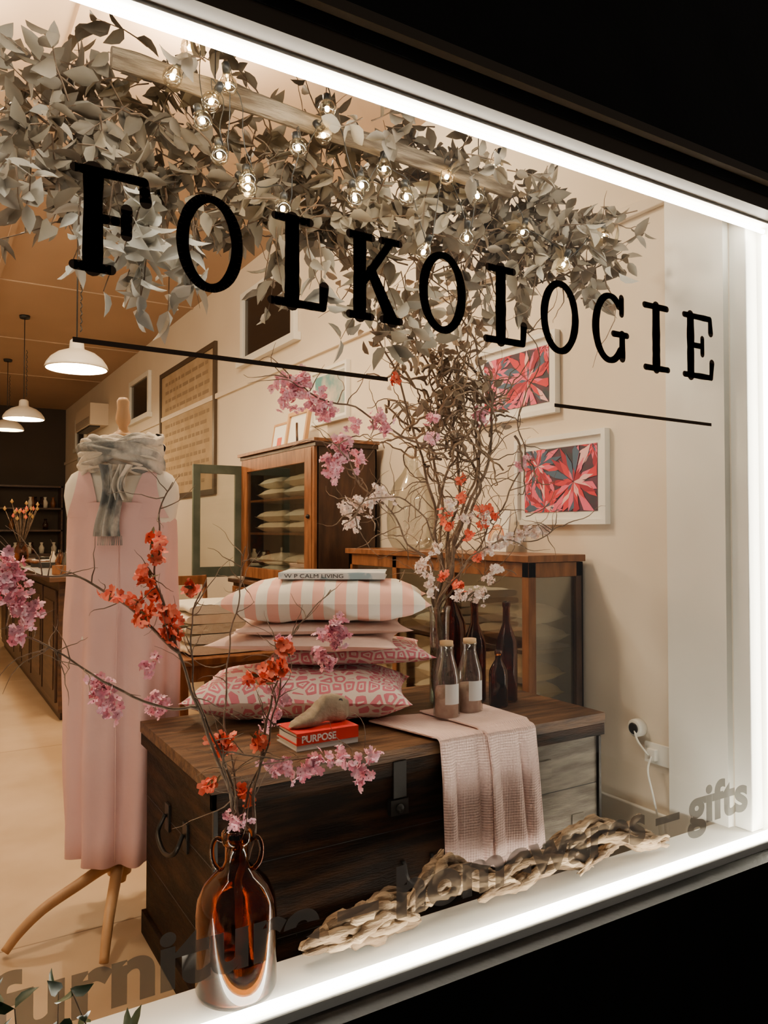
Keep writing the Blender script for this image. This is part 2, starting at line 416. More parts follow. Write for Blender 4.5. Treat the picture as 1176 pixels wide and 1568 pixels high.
mb=MB(); st=M('old_last_wood',(.20,.15,.10),.8,col2=(.34,.27,.185),scale=14,bump=.5,bscale=40)
def last(u,v):
    a=2*math.pi*u
    x=-.105+.205*v
    hs=[.006,.022,.030,.038,.052,.072,.086,.086,.082,.074,.060]
    ws=[.006,.022,.030,.033,.031,.027,.025,.026,.028,.026,.012]
    bs=[.006,.001,.0,.0,.002,.005,.007,.004,.0,.0,.006]
    t=v*10; i=min(9,int(t)); f=t-i; f=f*f*(3-2*f)
    h=hs[i]*(1-f)+hs[i+1]*f; w=ws[i]*(1-f)+ws[i+1]*f; b=bs[i]*(1-f)+bs[i+1]*f
    c,s_=math.cos(a),math.sin(a)
    zz=(b+h)/2+(h-b)/2*math.copysign(abs(s_)**.7,s_)
    ww=w*math.copysign(abs(c)**.8,c)*(1-.35*max(0,(zz/.086-.3)))
    return V((x,ww,zz))
mb.grid(last,28,61,st,closeu=True)
mb.lathe([(0,0),(.0075,0),(.0075,.0012),(0,.0012)],black,n=14,T=Matrix.Translation((.062,-.0195,.064))@Matrix.Rotation(math.pi/2,4,'X'))
mb.add([last(i/28,1) for i in range(28)],[tuple(range(28))],st); mb.add([last(i/28,0) for i in range(28)],[tuple(reversed(range(28)))],st)
mb.finish('shoe_last',(1.035,.565,.7425),.10)

# ------------------------------------------------------------------ knit throw
knit=bpy.data.materials.new('knit_pink'); knit.use_nodes=True
nt=knit.node_tree;N=nt.nodes;L=nt.links;b=N['Principled BSDF'];b.inputs['Base Color'].default_value=(.83,.60,.54,1);b.inputs['Roughness'].default_value=.95
tc=N.new('ShaderNodeTexCoord')
w1=N.new('ShaderNodeTexWave');w1.inputs['Scale'].default_value=38;w1.bands_direction='X'
w2=N.new('ShaderNodeTexWave');w2.inputs['Scale'].default_value=38;w2.bands_direction='Z'
ad=N.new('ShaderNodeMath');ad.operation='ADD'
for w in (w1,w2): w.inputs['Distortion'].default_value=1; L.new(tc.outputs['Object'],w.inputs['Vector'])
L.new(w1.outputs['Fac'],ad.inputs[0]);L.new(w2.outputs['Fac'],ad.inputs[1])
bp=N.new('ShaderNodeBump');bp.inputs['Strength'].default_value=.6;bp.inputs['Distance'].default_value=.004;L.new(ad.outputs[0],bp.inputs['Height']);L.new(bp.outputs['Normal'],b.inputs['Normal'])
mb=MB()
def throw(u,v):
    wid0,wid1=1.33,1.69
    x=wid0+(wid1-wid0)*u
    Ltop=.30; L=Ltop+.42; s=v*L
    if s<Ltop-.02:
        y=.66-s; z=.700; x+= -.07*(1-s/Ltop)*(1-u)
    elif s<Ltop+.03:
        t=(s-(Ltop-.02))/.05; a=t*math.pi/2; y=.38-.014*math.sin(a); z=.700-.014*(1-math.cos(a))
    else:
        q=s-(Ltop+.03); y=.366-.004*q; z=.686-q
        x+= .02*q/.4*(1 if u>.5 else .2)*1.5+ .01*q/.4
    f=math.sin(u*15+.6)*.018+math.sin(u*31)*.006
    if s>Ltop-.02:
        k=min(1,(s-Ltop+.02)/.15); y-= (abs(f)+.002)*k
    z+= .003*math.sin(u*9)*(s<Ltop-.02)
    if v>.97: z+=.008*math.sin(u*20)
    return V((x,y,z))
mb.grid(throw,50,60,knit)
def throw2(u,v):
    p=throw(.55*u+.46,v*.965); return p+V((.0,-.014 if v>.35 else 0,.010 if v<=.38 else 0))
mb.grid(throw2,30,50,knit)
o=mb.finish('knit_throw',solid=.005)

# ------------------------------------------------------------------ bottles
def bottle(name,x,y,z,h,r,mat,neck=.3,nr=.32,seg=28):
    mb=MB()
    prof=[(r*.9,.0),(r,.006),(r,h*(1-neck-.18)),(r*.93,h*(1-neck-.10)),(r*.62,h*(1-neck)),(r*nr*1.1,h*(1-neck+.08)),(r*nr,h*(1-.06)),(r*nr*1.2,h-.018),(r*nr*1.25,h-.006),(r*nr*1.1,h)]
    inner=[(a-.003,b) for a,b in reversed(prof)]
    inner[-1]=(inner[-1][0],.006); inner[-2]=(inner[-2][0],.010)
    mb.lathe_open([(0,0)]+prof+inner+[(0,.006)],mat,n=seg)
    return mb.finish(name,(x,y,z))
ZT=.6905
bottle('brown_glass_bottle',1.875,.70,ZT,.365,.040,amberd)
bottle('brown_glass_bottle',1.785,.775,ZT,.365,.042,amberd)
bottle('brown_glass_bottle',1.790,.645,ZT,.20,.034,amberd,neck=.25)
bottle('brown_glass_bottle',1.79,.93,ZT,.42,.060,amberd,neck=.25)
strawy=M('milk_contents',(.52,.33,.26),.8,col2=(.66,.48,.40),scale=40)
label=M('paper_label',(.78,.80,.80),.6); capm=M('cork',(.55,.36,.19),.7)
def milkb(name,x,y):
    mb=MB(); prof=[(.040,0),(.0435,.006),(.0435,.13),(.040,.15),(.028,.19),(.022,.21),(.022,.228),(.025,.232),(.025,.238)]
    mb.lathe_open(prof,clearg,n=28); mb.lathe([(0,.003),(.04,.003)],clearg,n=28,caps=False)
    mb.lathe([(0,.006),(.038,.006),(.038,.085),(.034,.10),(0,.104)],strawy,n=24)
    vs=[];k=10
    for j,z in enumerate((.05,.115)):
        for i in range(k+1):
            a=-2.30+1.2*i/k; vs.append((.0445*math.cos(a),.0445*math.sin(a),z))
    mb.add(vs,[(i,i+1,k+2+i,k+1+i) for i in range(k)],label,True)
    mb.lathe([(0,.235),(.022,.235),(.022,.250),(0,.252)],capm,n=20)
    return mb.finish(name,(x,y,.7065))
milkb('milk_bottle',1.495,.555); milkb('milk_bottle',1.595,.56)

mb=MB()
prof=[(.0,.004),(.070,.0),(.083,.006),(.088,.018),(.088,.175),(.084,.205),(.070,.235),(.048,.258),(.031,.272),(.026,.285),(.026,.318),(.031,.322),(.033,.330),(.033,.346),(.028,.352),(.024,.352),(.022,.30),(.022,.285),(.028,.27),(.045,.252),(.067,.229),(.080,.203),(.0845,.175),(.0845,.02),(.078,.010),(0,.010)]
mb.lathe_open(prof,amber,n=56)
for sg in (-1,1):
    mb.tube(catmull([(sg*.026,0,.325),(sg*.045,0,.332),(sg*.054,0,.310),(sg*.050,0,.28),(sg*.036,0,.262)],6),.0055,amberd,n=10)
mb.finish('amber_glass_jug',(.612,.125,.3105),math.radians(-25))

mb=MB()
mb.lathe_open([(0,.0),(.034,0),(.038,.008),(.037,.03),(.035,.20),(.036,.33),(.041,.345),(.041,.352)],clearg,n=32)
mb.lathe([(0,.006),(.033,.008),(.033,.20),(0,.20)],pane('water',tint=(.70,.74,.62),gl=.02),n=28)
mb.finish('glass_vase',(1.638,.794,ZT))

# ------------------------------------------------------------------ blossoms
bark=M('bark',(.11,.068,.042),.8,col2=(.23,.16,.11),scale=30,bump=.4,bscale=90)
barkd=M('bark_light',(.32,.22,.14),.8,col2=(.18,.115,.07),scale=30,bump=.3)
pink=M('blossom_pink',(.95,.38,.51),.7,col2=(.97,.64,.71),scale=60)
pale=M('blossom_pale',(.94,.74,.66),.7,col2=(.96,.86,.79),scale=60)
red=M('blossom_red',(.92,.11,.05),.6,col2=(.96,.25,.13),scale=60)
cen=M('stamen',(.35,.03,.06),.6)
youngl=M('young_leaf',(.18,.14,.05),.6)
def branch(mb,pts,r0,r1,mat,k=7,amp=.006,n=7,f=16):
    P=jit(catmull(pts,k),amp,f); P[0]=V(pts[0]); m=len(P)-1
    mb.tube(P,[r0+(r1-r0)*i/m for i in range(m+1)],mat,n=n); return P
def twig(mb,p,d,L,r,mat,steps=7,curl=.5,ymin=.03,ymax=9,xmax=2.34,up=0):
    P=[p]; dd=d.normalized()
    for i in range(steps):
        dd=(dd+rdir()*curl+V((0,0,up))).normalized(); q=P[-1]+dd*L/steps
        q.y=max(ymin,min(ymax,q.y)); q.x=min(q.x,xmax); P.append(q)
    m=len(P)-1; mb.tube(P,[r*(1-.75*i/m) for i in range(m+1)],mat,n=4,caps=False); return P
def cluster(mb,p,mat,n,rad,fr,cenm,ymin=.02):
    ax=rdir()
    for i in range(n):
        q=p+rdir()*rad*R.uniform(.2,1)+ax*rad*R.uniform(-.8,.8); q.y=max(ymin,q.y); q.x=min(q.x,2.37)
        flower(mb,q,fr*R.uniform(.8,1.15),mat,cen=cenm)

mb=MB()
J={'J1':'61,12,34 62,12,55 63,11,64 57,11,80 52,11,94 48,12,106 45,13,117 43,14,122 44.5,15,134 47,16,142',
'J2':'52,11,94 43,15,95 30,18,104 22,20,109 16,22,113','J2b':'48,12,106 39,15,115 30,17,122 22,20,123 15,22,124',
'J3':'61,12,34 62,12,55 64,11,64 65,11,73 67,13,82 71,17,91 75,20,100 80,22,108 90,24,117',
'J4':'62,12,34 61,12,55 62,11,64 58,10,77 58,10,84 71,12,80 84,13,78 99,14,77','J5':'61,12,34 61,12,55 62,11,64 61,14,76 61,20,89 63,24,103 67,26,118 69,28,128',
'J6':'62,12,40 62,12,64 60,11,75 55,11,88 51,12,100 51,12,112 54,13,122','J7':'61,12,40 62,12,64 64,12,74 69,13,85 73,16,96 73,18,106'}
for k,s in J.items():
    r0=.0055 if k in('J1','J3') else .0036
    P=branch(mb,cm(s),r0,.0013,bark,amp=.010)
    for i in range(16):
        q=R.choice(P[len(P)//3:]); 
        if q.z>.72: twig(mb,q,(rdir(.5)+V((0,.2,0))),R.uniform(.04,.15),.0015,bark,curl=.35)
for p in cm('43,13,130 41,13,122 40,13,114 46,13,114 47,13,109 34,13,119 51,13,119 65,13,99 72,13,101 73,13,105 57,13,85 56,13,77 66,13,85 63,13,73 59,13,84 43,14,118 69,14,100 44,14,127 42,13,115 48,13,112 71,14,99 58,12,86 67,13,98 39,13,117'):
    cluster(mb,p,red,7,.018,.0155,cen)
    for i in range(2): leaf(mb,p+rdir()*.01,rdir(),.022,.009,youngl)
for p in cm('17,19,121 15,19,126 18,19,117 21,19,116 18,19,111 34,19,98 36,19,94 44,19,95 44,19,103 88,19,107 90,19,109 86,19,102 87,19,99 72,19,87 74,19,94 73,12,78 80,12,78 82,12,78 91,12,75 87,12,78 96,12,77 93,12,73 76,12,76 16,18,123 74,19,91 60,10,69 85,18,106 16,19,119 14,19,122 91,19,106 75,18,105 46,19,94 33,19,100 19,19,114 89,19,104 70,14,78 17,19,124 35,19,96 78,12,77'):
    cluster(mb,p,pink,17,.023,.0110,cen)
mb.finish('blossom_branches')

mb=MB()
B={'B1':'164,80,103 171,78,125 180,76,150 168,74,161 149,72,164 127,70,169 105,68,176 95,66,179',
'B2':'164,80,103 164,80,123 161,80,144 155,80,163 142,78,190 130,75,208 123,70,222',
'B3':'164,80,103 176,85,145 173,85,175 161,85,198 155,80,218 154,76,228',
'B4':'163,78,103 171,70,144 181,68,164 173,65,191 161,65,210 163,64,222',
'B5':'165,80,103 177,78,123 187,75,137 196,70,160 193,70,174 201,65,194 190,64,208',
'B6':'163,78,103 166,72,116 181,68,128 198,65,130 210,62,133',
'B7':'163,80,103 154,75,121 137,70,137 126,68,147 115,65,158 118,65,162',
'B8':'163,80,103 159,75,126 150,70,139 129,65,142 115,62,134',
'B9':'163,80,103 168,82,140 160,80,165 165,78,185 152,76,205','Ba':'164,80,103 180,80,150 183,76,180 170,76,200 175,74,216',
'Bb':'164,80,103 170,76,135 178,74,158 168,76,178 176,76,198','Bc':'164,80,103 162,78,140 170,78,162 158,78,182 166,78,204'}
bp_=[]
for k,s in B.items():
    pts=cm(s); pts=[V((1.638+R.uniform(-.012,.012),.794+R.uniform(-.012,.012),.715))]+pts
    P=branch(mb,pts,.0078 if k in('B2','B3','B4','B9','Ba','B1','Bb','Bc') else .0042,.0018,barkd if k in('B9','Bb') else bark,amp=.03,f=8); bp_.append(P)
    for i in range(18):
        q=R.choice(P[len(P)//3:]); twig(mb,q,rdir(.6),R.uniform(.08,.26),.0024,bark,steps=9,curl=.45,ymin=.3)
for i in range(90):
    q=V((R.gauss(1.66,.10),R.gauss(.76,.06),R.uniform(1.55,1.90))); twig(mb,q,rdir(.6),R.uniform(.18,.42),.0052,R.choice([bark,bark,bark,barkd]),steps=18,curl=.62,ymin=.62,ymax=1.0)
for i in range(75):
    q=V((R.gauss(1.70,.12),R.gauss(.76,.07),R.uniform(1.10,1.6))); twig(mb,q,rdir(.8),R.uniform(.1,.32),.0022,bark,steps=12,curl=.4,ymin=.4,ymax=1.0)
dl=M('dried_leaf',(.38,.29,.20),.7,col2=(.24,.17,.11),scale=8)
for i in range(260):
    P=R.choice(bp_[1:4]+bp_[8:]); q=R.choice(P[len(P)//2:])+rdir()*.07
    if q.z>1.7 and q.y>.5: leaf(mb,q,rdir(-.3),R.uniform(.04,.06),.027,dl)
for a in '100,177 96,178 107,173 112,170 116,157 114,151 124,155 122,166 131,170 152,164 152,171 173,175 193,157 98,171 104,179 118,161 115,154 110,172 99,174 116,160 103,176 113,153 101,179 109,170 117,158 132,167 176,172'.split():
    x,z=map(float,a.split(',')); cluster(mb,V((x/100,.68,z/100)),pink,20,.031,.0122,cen)
for a in '126,141 133,143 121,134 119,140 149,121 151,116 184,128 193,130 200,131 176,124 172,109 174,108 181,118 161,141 168,137 176,137 164,109 129,142 124,139 188,129 196,131 147,119 154,126 180,127 204,132 123,142 130,145 152,112 178,115'.split():
    x,z=map(float,a.split(',')); cluster(mb,V((x/100,.68,z/100)),pale,15,.027,.0115,cen)
for a in '161,134 167,150 176,139 158,116 174,122 181,138 140,184 167,144 170,130 165,112 177,135 160,138'.split():
    x,z=map(float,a.split(',')); cluster(mb,V((x/100,.70,z/100)),red,7,.019,.0170,cen)
mb.finish('blossom_bouquet')

# ------------------------------------------------------------------ hanging foliage garland
mb=MB()
beamm=M('old_timber',(.10,.07,.045),.85,col2=(.34,.27,.195),scale=7,stretch=(1,7,7),bump=.8,bscale=30,contrast=(.38,.66))
def beamfn(u,v):
    a=2*math.pi*u; x=.36+1.16*v
    p=V((x,.26,2.380-.033*v+.006*noise.noise(V((x*5,0,0)))))
    c,s_=math.cos(a),math.sin(a)
    r=.024*(1+.22*noise.noise(V((x*11,c*1.5,s_*1.5))))
    return p+V((0,r*.62*math.copysign(abs(c)**.6,c),r*math.copysign(abs(s_)**.6,s_)))
mb.grid(beamfn,20,60,beamm,closeu=True)
for v in (0,1): mb.add([beamfn(i/20,v) for i in range(20)],[tuple(range(20)) if v else tuple(reversed(range(20)))],beamm)
for x in (.60,1.40): mb.tube([(x,.26,2.36),(x,.26,H-.002)],.0015,iron,n=5)
mb.finish('rustic_timber_pole')
mb=MB()
lm=[M('leaf_a',(.21,.175,.13),.6,col2=(.31,.265,.205),scale=10),M('leaf_b',(.11,.088,.063),.6,col2=(.20,.165,.125),scale=10),M('leaf_c',(.36,.325,.265),.55,col2=(.46,.42,.35),scale=10),M('leaf_led_lit',(.60,.57,.50),.5,col2=(.70,.67,.60),scale=10)]  # last one: LED light on the low left sprays put into the leaf colour
def spray(p,d,L,mat,lsize,curl=.22,ymin=.06,dens=.85,front=False):
    st=max(4,int(L/.036)); P=[p]; dd=d.normalized()
    for i in range(st):
        dd=(dd+rdir()*curl+V((0,0,-.05))).normalized(); q=P[-1]+dd*L/st; q.y=max(ymin,min(.85,q.y)); q.x=min(q.x,2.30); q.z=min(q.z,2.62)
        if not front and .30<q.x<1.58 and q.y<.33 and q.z>2.22: q.y=.33+R.random()*.05
        P.append(q)
    m=len(P)-1; mb.tube(P,[.0024*(1-.6*i/m) for i in range(m+1)],bark,n=4,caps=False)
    for i in range(1,m+1):
        t=(P[i]-P[i-1]).normalized()
        for sgn in (0,1):
            if R.random()<dens:
                dr=(t*.6+rdir(-.15)*.9).normalized(); l=lsize*R.uniform(.65,1.2)
                e=P[i]+dr*l
                if e.y<.04 or e.x>2.33: dr.y=abs(dr.y); dr.x=-abs(dr.x)
                if not front and .30<P[i].x<1.58 and P[i].z>2.24 and P[i].y<.45: dr.y=abs(dr.y)*.5
                if P[i].x+dr.x*l<.10: dr.x=abs(dr.x)
                leaf(mb,P[i],dr,l,l*R.uniform(.5,.64),mat,curl=R.uniform(0,.35))
for i in range(270):
    t=R.random()**1.1
    X=.19+1.96*t
    zc=2.27+.075*t; amp=.19-.10*t
    p=V((X,R.uniform(.30,.62),zc+R.gauss(0,amp*.5)))
    if p.z>2.56: p.z=2.56-R.random()*.2
    if p.z<2.06: p.z=2.06+R.random()*.15
    d=rdir(-.15); d.x*=1.3
    spray(p,d,R.uniform(.10,.22),R.choice(lm[:2]) if R.random()<.88 else lm[2],.068)
for i in range(34):
    p=V((R.uniform(.36,1.5),R.uniform(.38,.55),R.uniform(2.40,2.52))); d=rdir(.1); spray(p,d,R.uniform(.10,.18),R.choice(lm[:2]),.060,dens=.75)
for i in range(8):
    x=R.uniform(.36,1.45); spray(V((x,.19,2.40-.033*(x-.36))),V((R.uniform(-1,1),-.2,R.uniform(-.6,.2))),.10,R.choice(lm[:2]),.058,front=True,ymin=.10)
for (x,y,z,L_,n_) in [(.36,.20,2.10,.20,3),(.44,.20,2.06,.24,5),(.50,.22,2.02,.18,4),(.30,.22,2.02,.14,3),(.80,.3,2.12,.26,3),(.86,.3,2.10,.22,2),(.18,.3,2.14,.12,3),(1.12,.4,2.12,.28,3),(1.22,.45,2.1,.25,3),(1.35,.5,2.14,.25,3),(1.48,.5,2.2,.25,3),(1.62,.5,2.22,.22,2),(1.75,.45,2.22,.15,2)]:
    for k in range(n_): spray(V((x+R.uniform(-.03,.03),y+R.uniform(-.04,.06),z)),V((R.uniform(-.3,.3),R.uniform(-.1,.2),-1)),L_*R.uniform(.7,1.1),lm[3] if .28<x<.6 else (lm[2] if R.random()<.4 else lm[0]),.068,curl=.15)
for i in range(110):
    X=R.uniform(.2,2.1); twig(mb,V((X,R.uniform(.36,.6),2.25+R.gauss(0,.06))),rdir(-.2),R.uniform(.15,.4),.003,bark,steps=10,curl=.35,ymin=.35,ymax=.8)
mb.finish('foliage_garland')

fil=M('bulb_filament',(1,.8,.5),.5,emit=90,ecol=(1,.72,.36)); bglass=pane('bulb_glass',tint=(1,.96,.86),gl=.16)
mb=MB()
FL=cm('52,20,242 48,20,234 55,20,226 59,20,219 66,20,215 79,20,226 87,20,238 86,20,231 61,20,236 57,20,231 97,20,221 75,20,210 145,24,240 127,24,232 138,24,229 134,24,216 119,24,209 157,26,223 174,26,216 192,26,229 95,20,217 66,20,213 105,22,228 112,22,222')
for p in FL:
    T=Matrix.Translation(p)@Matrix.Rotation(R.uniform(-.5,.5),4,'X')@Matrix.Rotation(R.uniform(-.5,.5),4,'Y')
    mb.lathe([(0,-.023),(.012,-.020),(.020,-.011),(.022,0),(.020,.011),(.012,.020),(.009,.026)],bglass,n=16,T=T,caps=False)
    mb.lathe([(0,-.008),(.006,-.004),(.006,.004),(0,.008)],fil,n=8,T=T)
    mb.lathe([(.009,.024),(.010,.045),(.004,.050),(0,.05)],black,n=10,T=T)
order=sorted(FL,key=lambda p:p.x)
W=[]
for p in order: W+= [p+V((0,0,.05)), p+V((.03,.02,.02))]
mb.tube(jit(catmull(W,5),.012),.0015,black,n=4)
mb.finish('fairy_lights')

# ------------------------------------------------------------------ mannequin with dress and scarf
mb=MB()
form=M('form_fabric',(.76,.70,.60),.9,bump=.1)
dressm=M('dress_linen',(.66,.405,.38),.9,col2=(.71,.455,.43),scale=3,bump=.25,bscale=25)
rings=[(.055,.055,1.640),(.056,.056,1.60),(.062,.058,1.575),(.085,.062,1.555),(.130,.070,1.540),(.172,.078,1.515),(.192,.088,1.48),(.196,.098,1.44),(.186,.108,1.38),(.172,.112,1.30),(.150,.10,1.12),(.165,.11,.95)]
n=40
def body_y(x,z):
    for (a,b) in zip(rings[:-1],rings[1:]):
        if b[2]<=z<=a[2]:
            f=(z-b[2])/(a[2]-b[2]); rx=b[0]*(1-f)+a[0]*f; ry=b[1]*(1-f)+a[1]*f
            q=min(.999,abs(x)/rx); return ry*(1-q**2.35)**(1/2.35)
    return .05
def ringp(rx,ry,z,i):
    a=2*math.pi*i/n; return V((rx*math.copysign(abs(math.cos(a))**.85,math.cos(a)),ry*math.copysign(abs(math.sin(a))**.85,math.sin(a)),z))
vs=[ringp(rx,ry,z,i) for rx,ry,z in rings for i in range(n)]
fs=[(j*n+(i+1)%n,j*n+i,(j+1)*n+i,(j+1)*n+(i+1)%n) for j in range(len(rings)-1) for i in range(n)]+[tuple(range(n))]
mb.add(vs,fs,form,True)
mb.lathe([(0,1.640),(.036,1.640),(.048,1.645),(.048,1.655),(.030,1.662),(.018,1.672),(.015,1.685),(.024,1.70),(.026,1.715),(.020,1.75),(.022,1.775),(.014,1.788),(0,1.79)],lightwood,n=24)
dr=[(.180,.120,1.415),(.184,.123,1.36),(.184,.126,1.28),(.184,.126,1.15),(.188,.126,1.0),(.190,.128,.85),(.184,.128,.65),(.178,.126,.45),(.172,.124,.30),(.168,.122,.20)]
def dress(u,v):
    t=v*(len(dr)-1); i=min(len(dr)-2,int(t)); f=t-i
    rx=dr[i][0]*(1-f)+dr[i+1][0]*f; ry=dr[i][1]*(1-f)+dr[i+1][1]*f; z=dr[i][2]*(1-f)+dr[i+1][2]*f
    a=2*math.pi*u
    k=v**1.2*.022*math.sin(a*7+1+v*1.5)+v*.012*math.sin(a*13+v*4)+.006*noise.noise(V((math.cos(a)*2,math.sin(a)*2,z*5)))
    if v<.12: z-= .05*abs(math.cos(a))**4*(1-v/.12)
    return V(((rx+k)*math.cos(a),(ry+k)*math.sin(a),z-.006*math.sin(a*3)*v))
mb.grid(dress,96,60,dressm,closeu=True)
for sx in (-1,1):
    for fb in (-1,1):
        def strap(u,v,sx=sx,fb=fb):
            z=1.36+v*.172
            xi=.050+.045*v**1.5; xo=.172-.040*v-.012*math.sin(math.pi*v)
            x=xi+(xo-xi)*u
            ztop=1.545-.36*max(0,x-.06)
            if z>ztop: z=ztop
            y=body_y(x,min(z,1.535))+.006 if v<.97 else 0
            return V((sx*x,fb*max(0,y),z+.004))
        mb.grid(strap,8,24,dressm)
mb.tube([(0.02,-.130,1.40),(.022,-.136,1.1),(.02,-.138,.8),(.02,-.135,.5),(.02,-.134,.22)],.0022,dressm,n=5)
mb.lathe([(.022,.10),(.026,.12),(.040,.13),(.040,.19),(.024,.20),(.018,.22),(.018,1.0)],lightwood,n=20)
ROT=-math.radians(27)
cx,cy=.62,1.285
for fx,fy in ((.25,1.16),(.50,.94),(.98,1.55)):
    d=Matrix.Rotation(-ROT,4,'Z')@V((fx-cx,fy-cy,0))
    pts=[V((0,0,.165)),d*.15+V((0,0,.165)),d*.38+V((0,0,.14)),d*.68+V((0,0,.105)),d*.88+V((0,0,.06)),d*1.0+V((0,0,.016))]
    mb.tube(catmull(pts,5),[.022-.008*i/25 for i in range(26)],lightwood,n=10)
mb.finish('dress_form_mannequin',(cx,cy,0),ROT)
mb=MB()
scm=M('scarf_cream',(.68,.61,.51),.95,col2=(.54,.49,.42),scale=7,bump=.4,bscale=90)
scg=M('scarf_grey',(.17,.175,.17),.95,col2=(.52,.48,.42),scale=13,bump=.4,bscale=90,contrast=(.42,.58))
def loop(rx,ry,zc,tl,ph,r,mat,zx=0,fl=.80):
    def fn(u,v):
        a=2*math.pi*v; f=2*math.pi*u
        c=V((rx*math.cos(a),ry*math.sin(a)-.012,zc+tl*math.sin(a)+zx*math.cos(a)+.008*math.sin(3*a+ph)))
        rad=V((math.cos(a),math.sin(a),0))
        q=r*(1+.18*math.sin(2*a+ph))*(1+.17*math.cos(5*f+2.2*a+ph)+.08*math.cos(9*f-3*a))
        return c+rad*(q*fl*math.cos(f))+V((0,0,1))*(q*math.sin(f))
    mb.grid(fn,48,90,mat,closeu=True)
loop(.082,.074,1.612,.012,0,.034,scm); loop(.110,.090,1.590,.030,1.5,.039,scm,.018); loop(.120,.100,1.552,-.040,3,.038,scg,-.022)
loop(.112,.098,1.528,-.055,2,.035,scm,.022); loop(.106,.092,1.572,-.014,2.6,.036,scm,-.034); loop(.116,.096,1.585,.0,4.6,.030,scg,.040)
def tail(xo,w,z1,seed,mat):
    def fn(u,v):
        x=xo+(u-.5)*w*(1-.25*math.sin(v*3))+.01*math.sin(v*5+seed); y=-.146-.014*math.sin(v*2.5)-.016*math.sin(u*16+v*2+seed)
        return V((x,y,1.54-v*(1.54-z1)))
    mb.grid(fn,22,24,mat)
tail(.0,.085,1.30,0,scg); tail(.030,.06,1.42,2,scm)
for i in range(16):
    x=-.038+.076*i/15; mb.tube([(x,-.155,1.302),(x+.003*math.sin(i),-.157,1.270)],.0014,scg,n=4)
mb.finish('scarf',(cx,cy,0),ROT)

# ------------------------------------------------------------------ low display cabinet (right wall)
mb=MB()
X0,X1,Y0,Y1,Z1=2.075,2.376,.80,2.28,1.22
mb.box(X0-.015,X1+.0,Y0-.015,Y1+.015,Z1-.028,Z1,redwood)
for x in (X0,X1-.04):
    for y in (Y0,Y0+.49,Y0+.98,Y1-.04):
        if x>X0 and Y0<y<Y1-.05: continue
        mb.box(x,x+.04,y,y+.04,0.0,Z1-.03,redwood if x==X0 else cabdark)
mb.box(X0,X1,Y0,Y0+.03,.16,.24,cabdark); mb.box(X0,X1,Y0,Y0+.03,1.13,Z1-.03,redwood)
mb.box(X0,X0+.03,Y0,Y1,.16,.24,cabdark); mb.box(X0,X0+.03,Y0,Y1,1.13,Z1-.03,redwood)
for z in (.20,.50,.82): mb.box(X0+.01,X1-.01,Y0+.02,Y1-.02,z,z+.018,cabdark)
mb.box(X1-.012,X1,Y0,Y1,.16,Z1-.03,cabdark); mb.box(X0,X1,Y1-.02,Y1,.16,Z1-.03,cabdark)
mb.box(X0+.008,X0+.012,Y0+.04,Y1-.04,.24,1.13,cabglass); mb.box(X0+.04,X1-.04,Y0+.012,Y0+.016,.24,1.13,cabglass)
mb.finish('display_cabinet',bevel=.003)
mb=MB(); cols=[linen,M('taupe_fabric',(.40,.33,.25),.9,bump=.3),M('ochre_fabric',(.55,.34,.13),.9,bump=.3),cream]
s=0
for z in (.22,.52,.84):
    for y in (1.03,1.50,1.97):
        zz=z+.045
        for k in range(2 if z>.8 else 3):
            s+=1; mb.pillow(.24,.36,.085,cols[(s*7+k)%4],TR(2.222,y+R.uniform(-.02,.02),zz,R.uniform(-.07,.07)),n=12,seed=s); zz+=.078
mb.finish('cushion_stack')
mb=MB()
a0,a1,b0,b1=1.96,2.36,2.45,3.60
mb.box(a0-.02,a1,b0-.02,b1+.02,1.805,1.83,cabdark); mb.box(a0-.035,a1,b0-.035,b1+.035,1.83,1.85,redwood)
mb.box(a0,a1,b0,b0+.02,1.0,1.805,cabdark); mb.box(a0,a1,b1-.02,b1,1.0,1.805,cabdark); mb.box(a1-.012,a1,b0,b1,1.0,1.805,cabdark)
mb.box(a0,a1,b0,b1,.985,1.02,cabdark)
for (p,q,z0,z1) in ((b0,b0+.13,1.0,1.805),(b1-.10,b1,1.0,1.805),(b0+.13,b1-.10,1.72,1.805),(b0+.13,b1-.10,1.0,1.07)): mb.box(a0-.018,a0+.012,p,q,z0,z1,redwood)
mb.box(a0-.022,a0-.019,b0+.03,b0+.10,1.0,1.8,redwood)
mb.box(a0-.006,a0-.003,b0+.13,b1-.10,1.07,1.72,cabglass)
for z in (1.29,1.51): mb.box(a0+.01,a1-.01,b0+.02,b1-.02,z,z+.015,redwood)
mb.lathe([(.012,0),(.014,.01),(.008,.02),(0,.022)],iron,T=Matrix.Translation((a0-.02,b0+.06,1.4))@Matrix.Rotation(-math.pi/2,4,'Y'),n=12)
for (p,q,z0,z1) in ((1.60,1.65,1.0,1.77),(1.90,1.95,1.0,1.77),(1.65,1.90,1.71,1.77),(1.65,1.90,1.0,1.07)): mb.box(p,q,b1+.0,b1+.025,z0,z1,greenp)
mb.box(1.65,1.90,b1+.01,b1+.013,1.07,1.71,cabglass)
mb.finish('glazed_cabinet',bevel=.003)
mb=MB()
for z in (1.02,1.305,1.525):
    for y in (2.78,3.2):
        zz=z+.035
        for k in range(2):
            s+=1; mb.pillow(.34,.40,.085,linen if (s%3) else cream,TR(2.14,y,zz,R.uniform(-.1,.1)),n=12,seed=s); zz+=.072
mb.finish('cushion_stack')
mb=MB()
mb.box(1.90,2.37,2.40,3.75,.955,.983,darkwood); mb.box(1.93,2.37,2.44,3.72,.10,.955,darkwood)
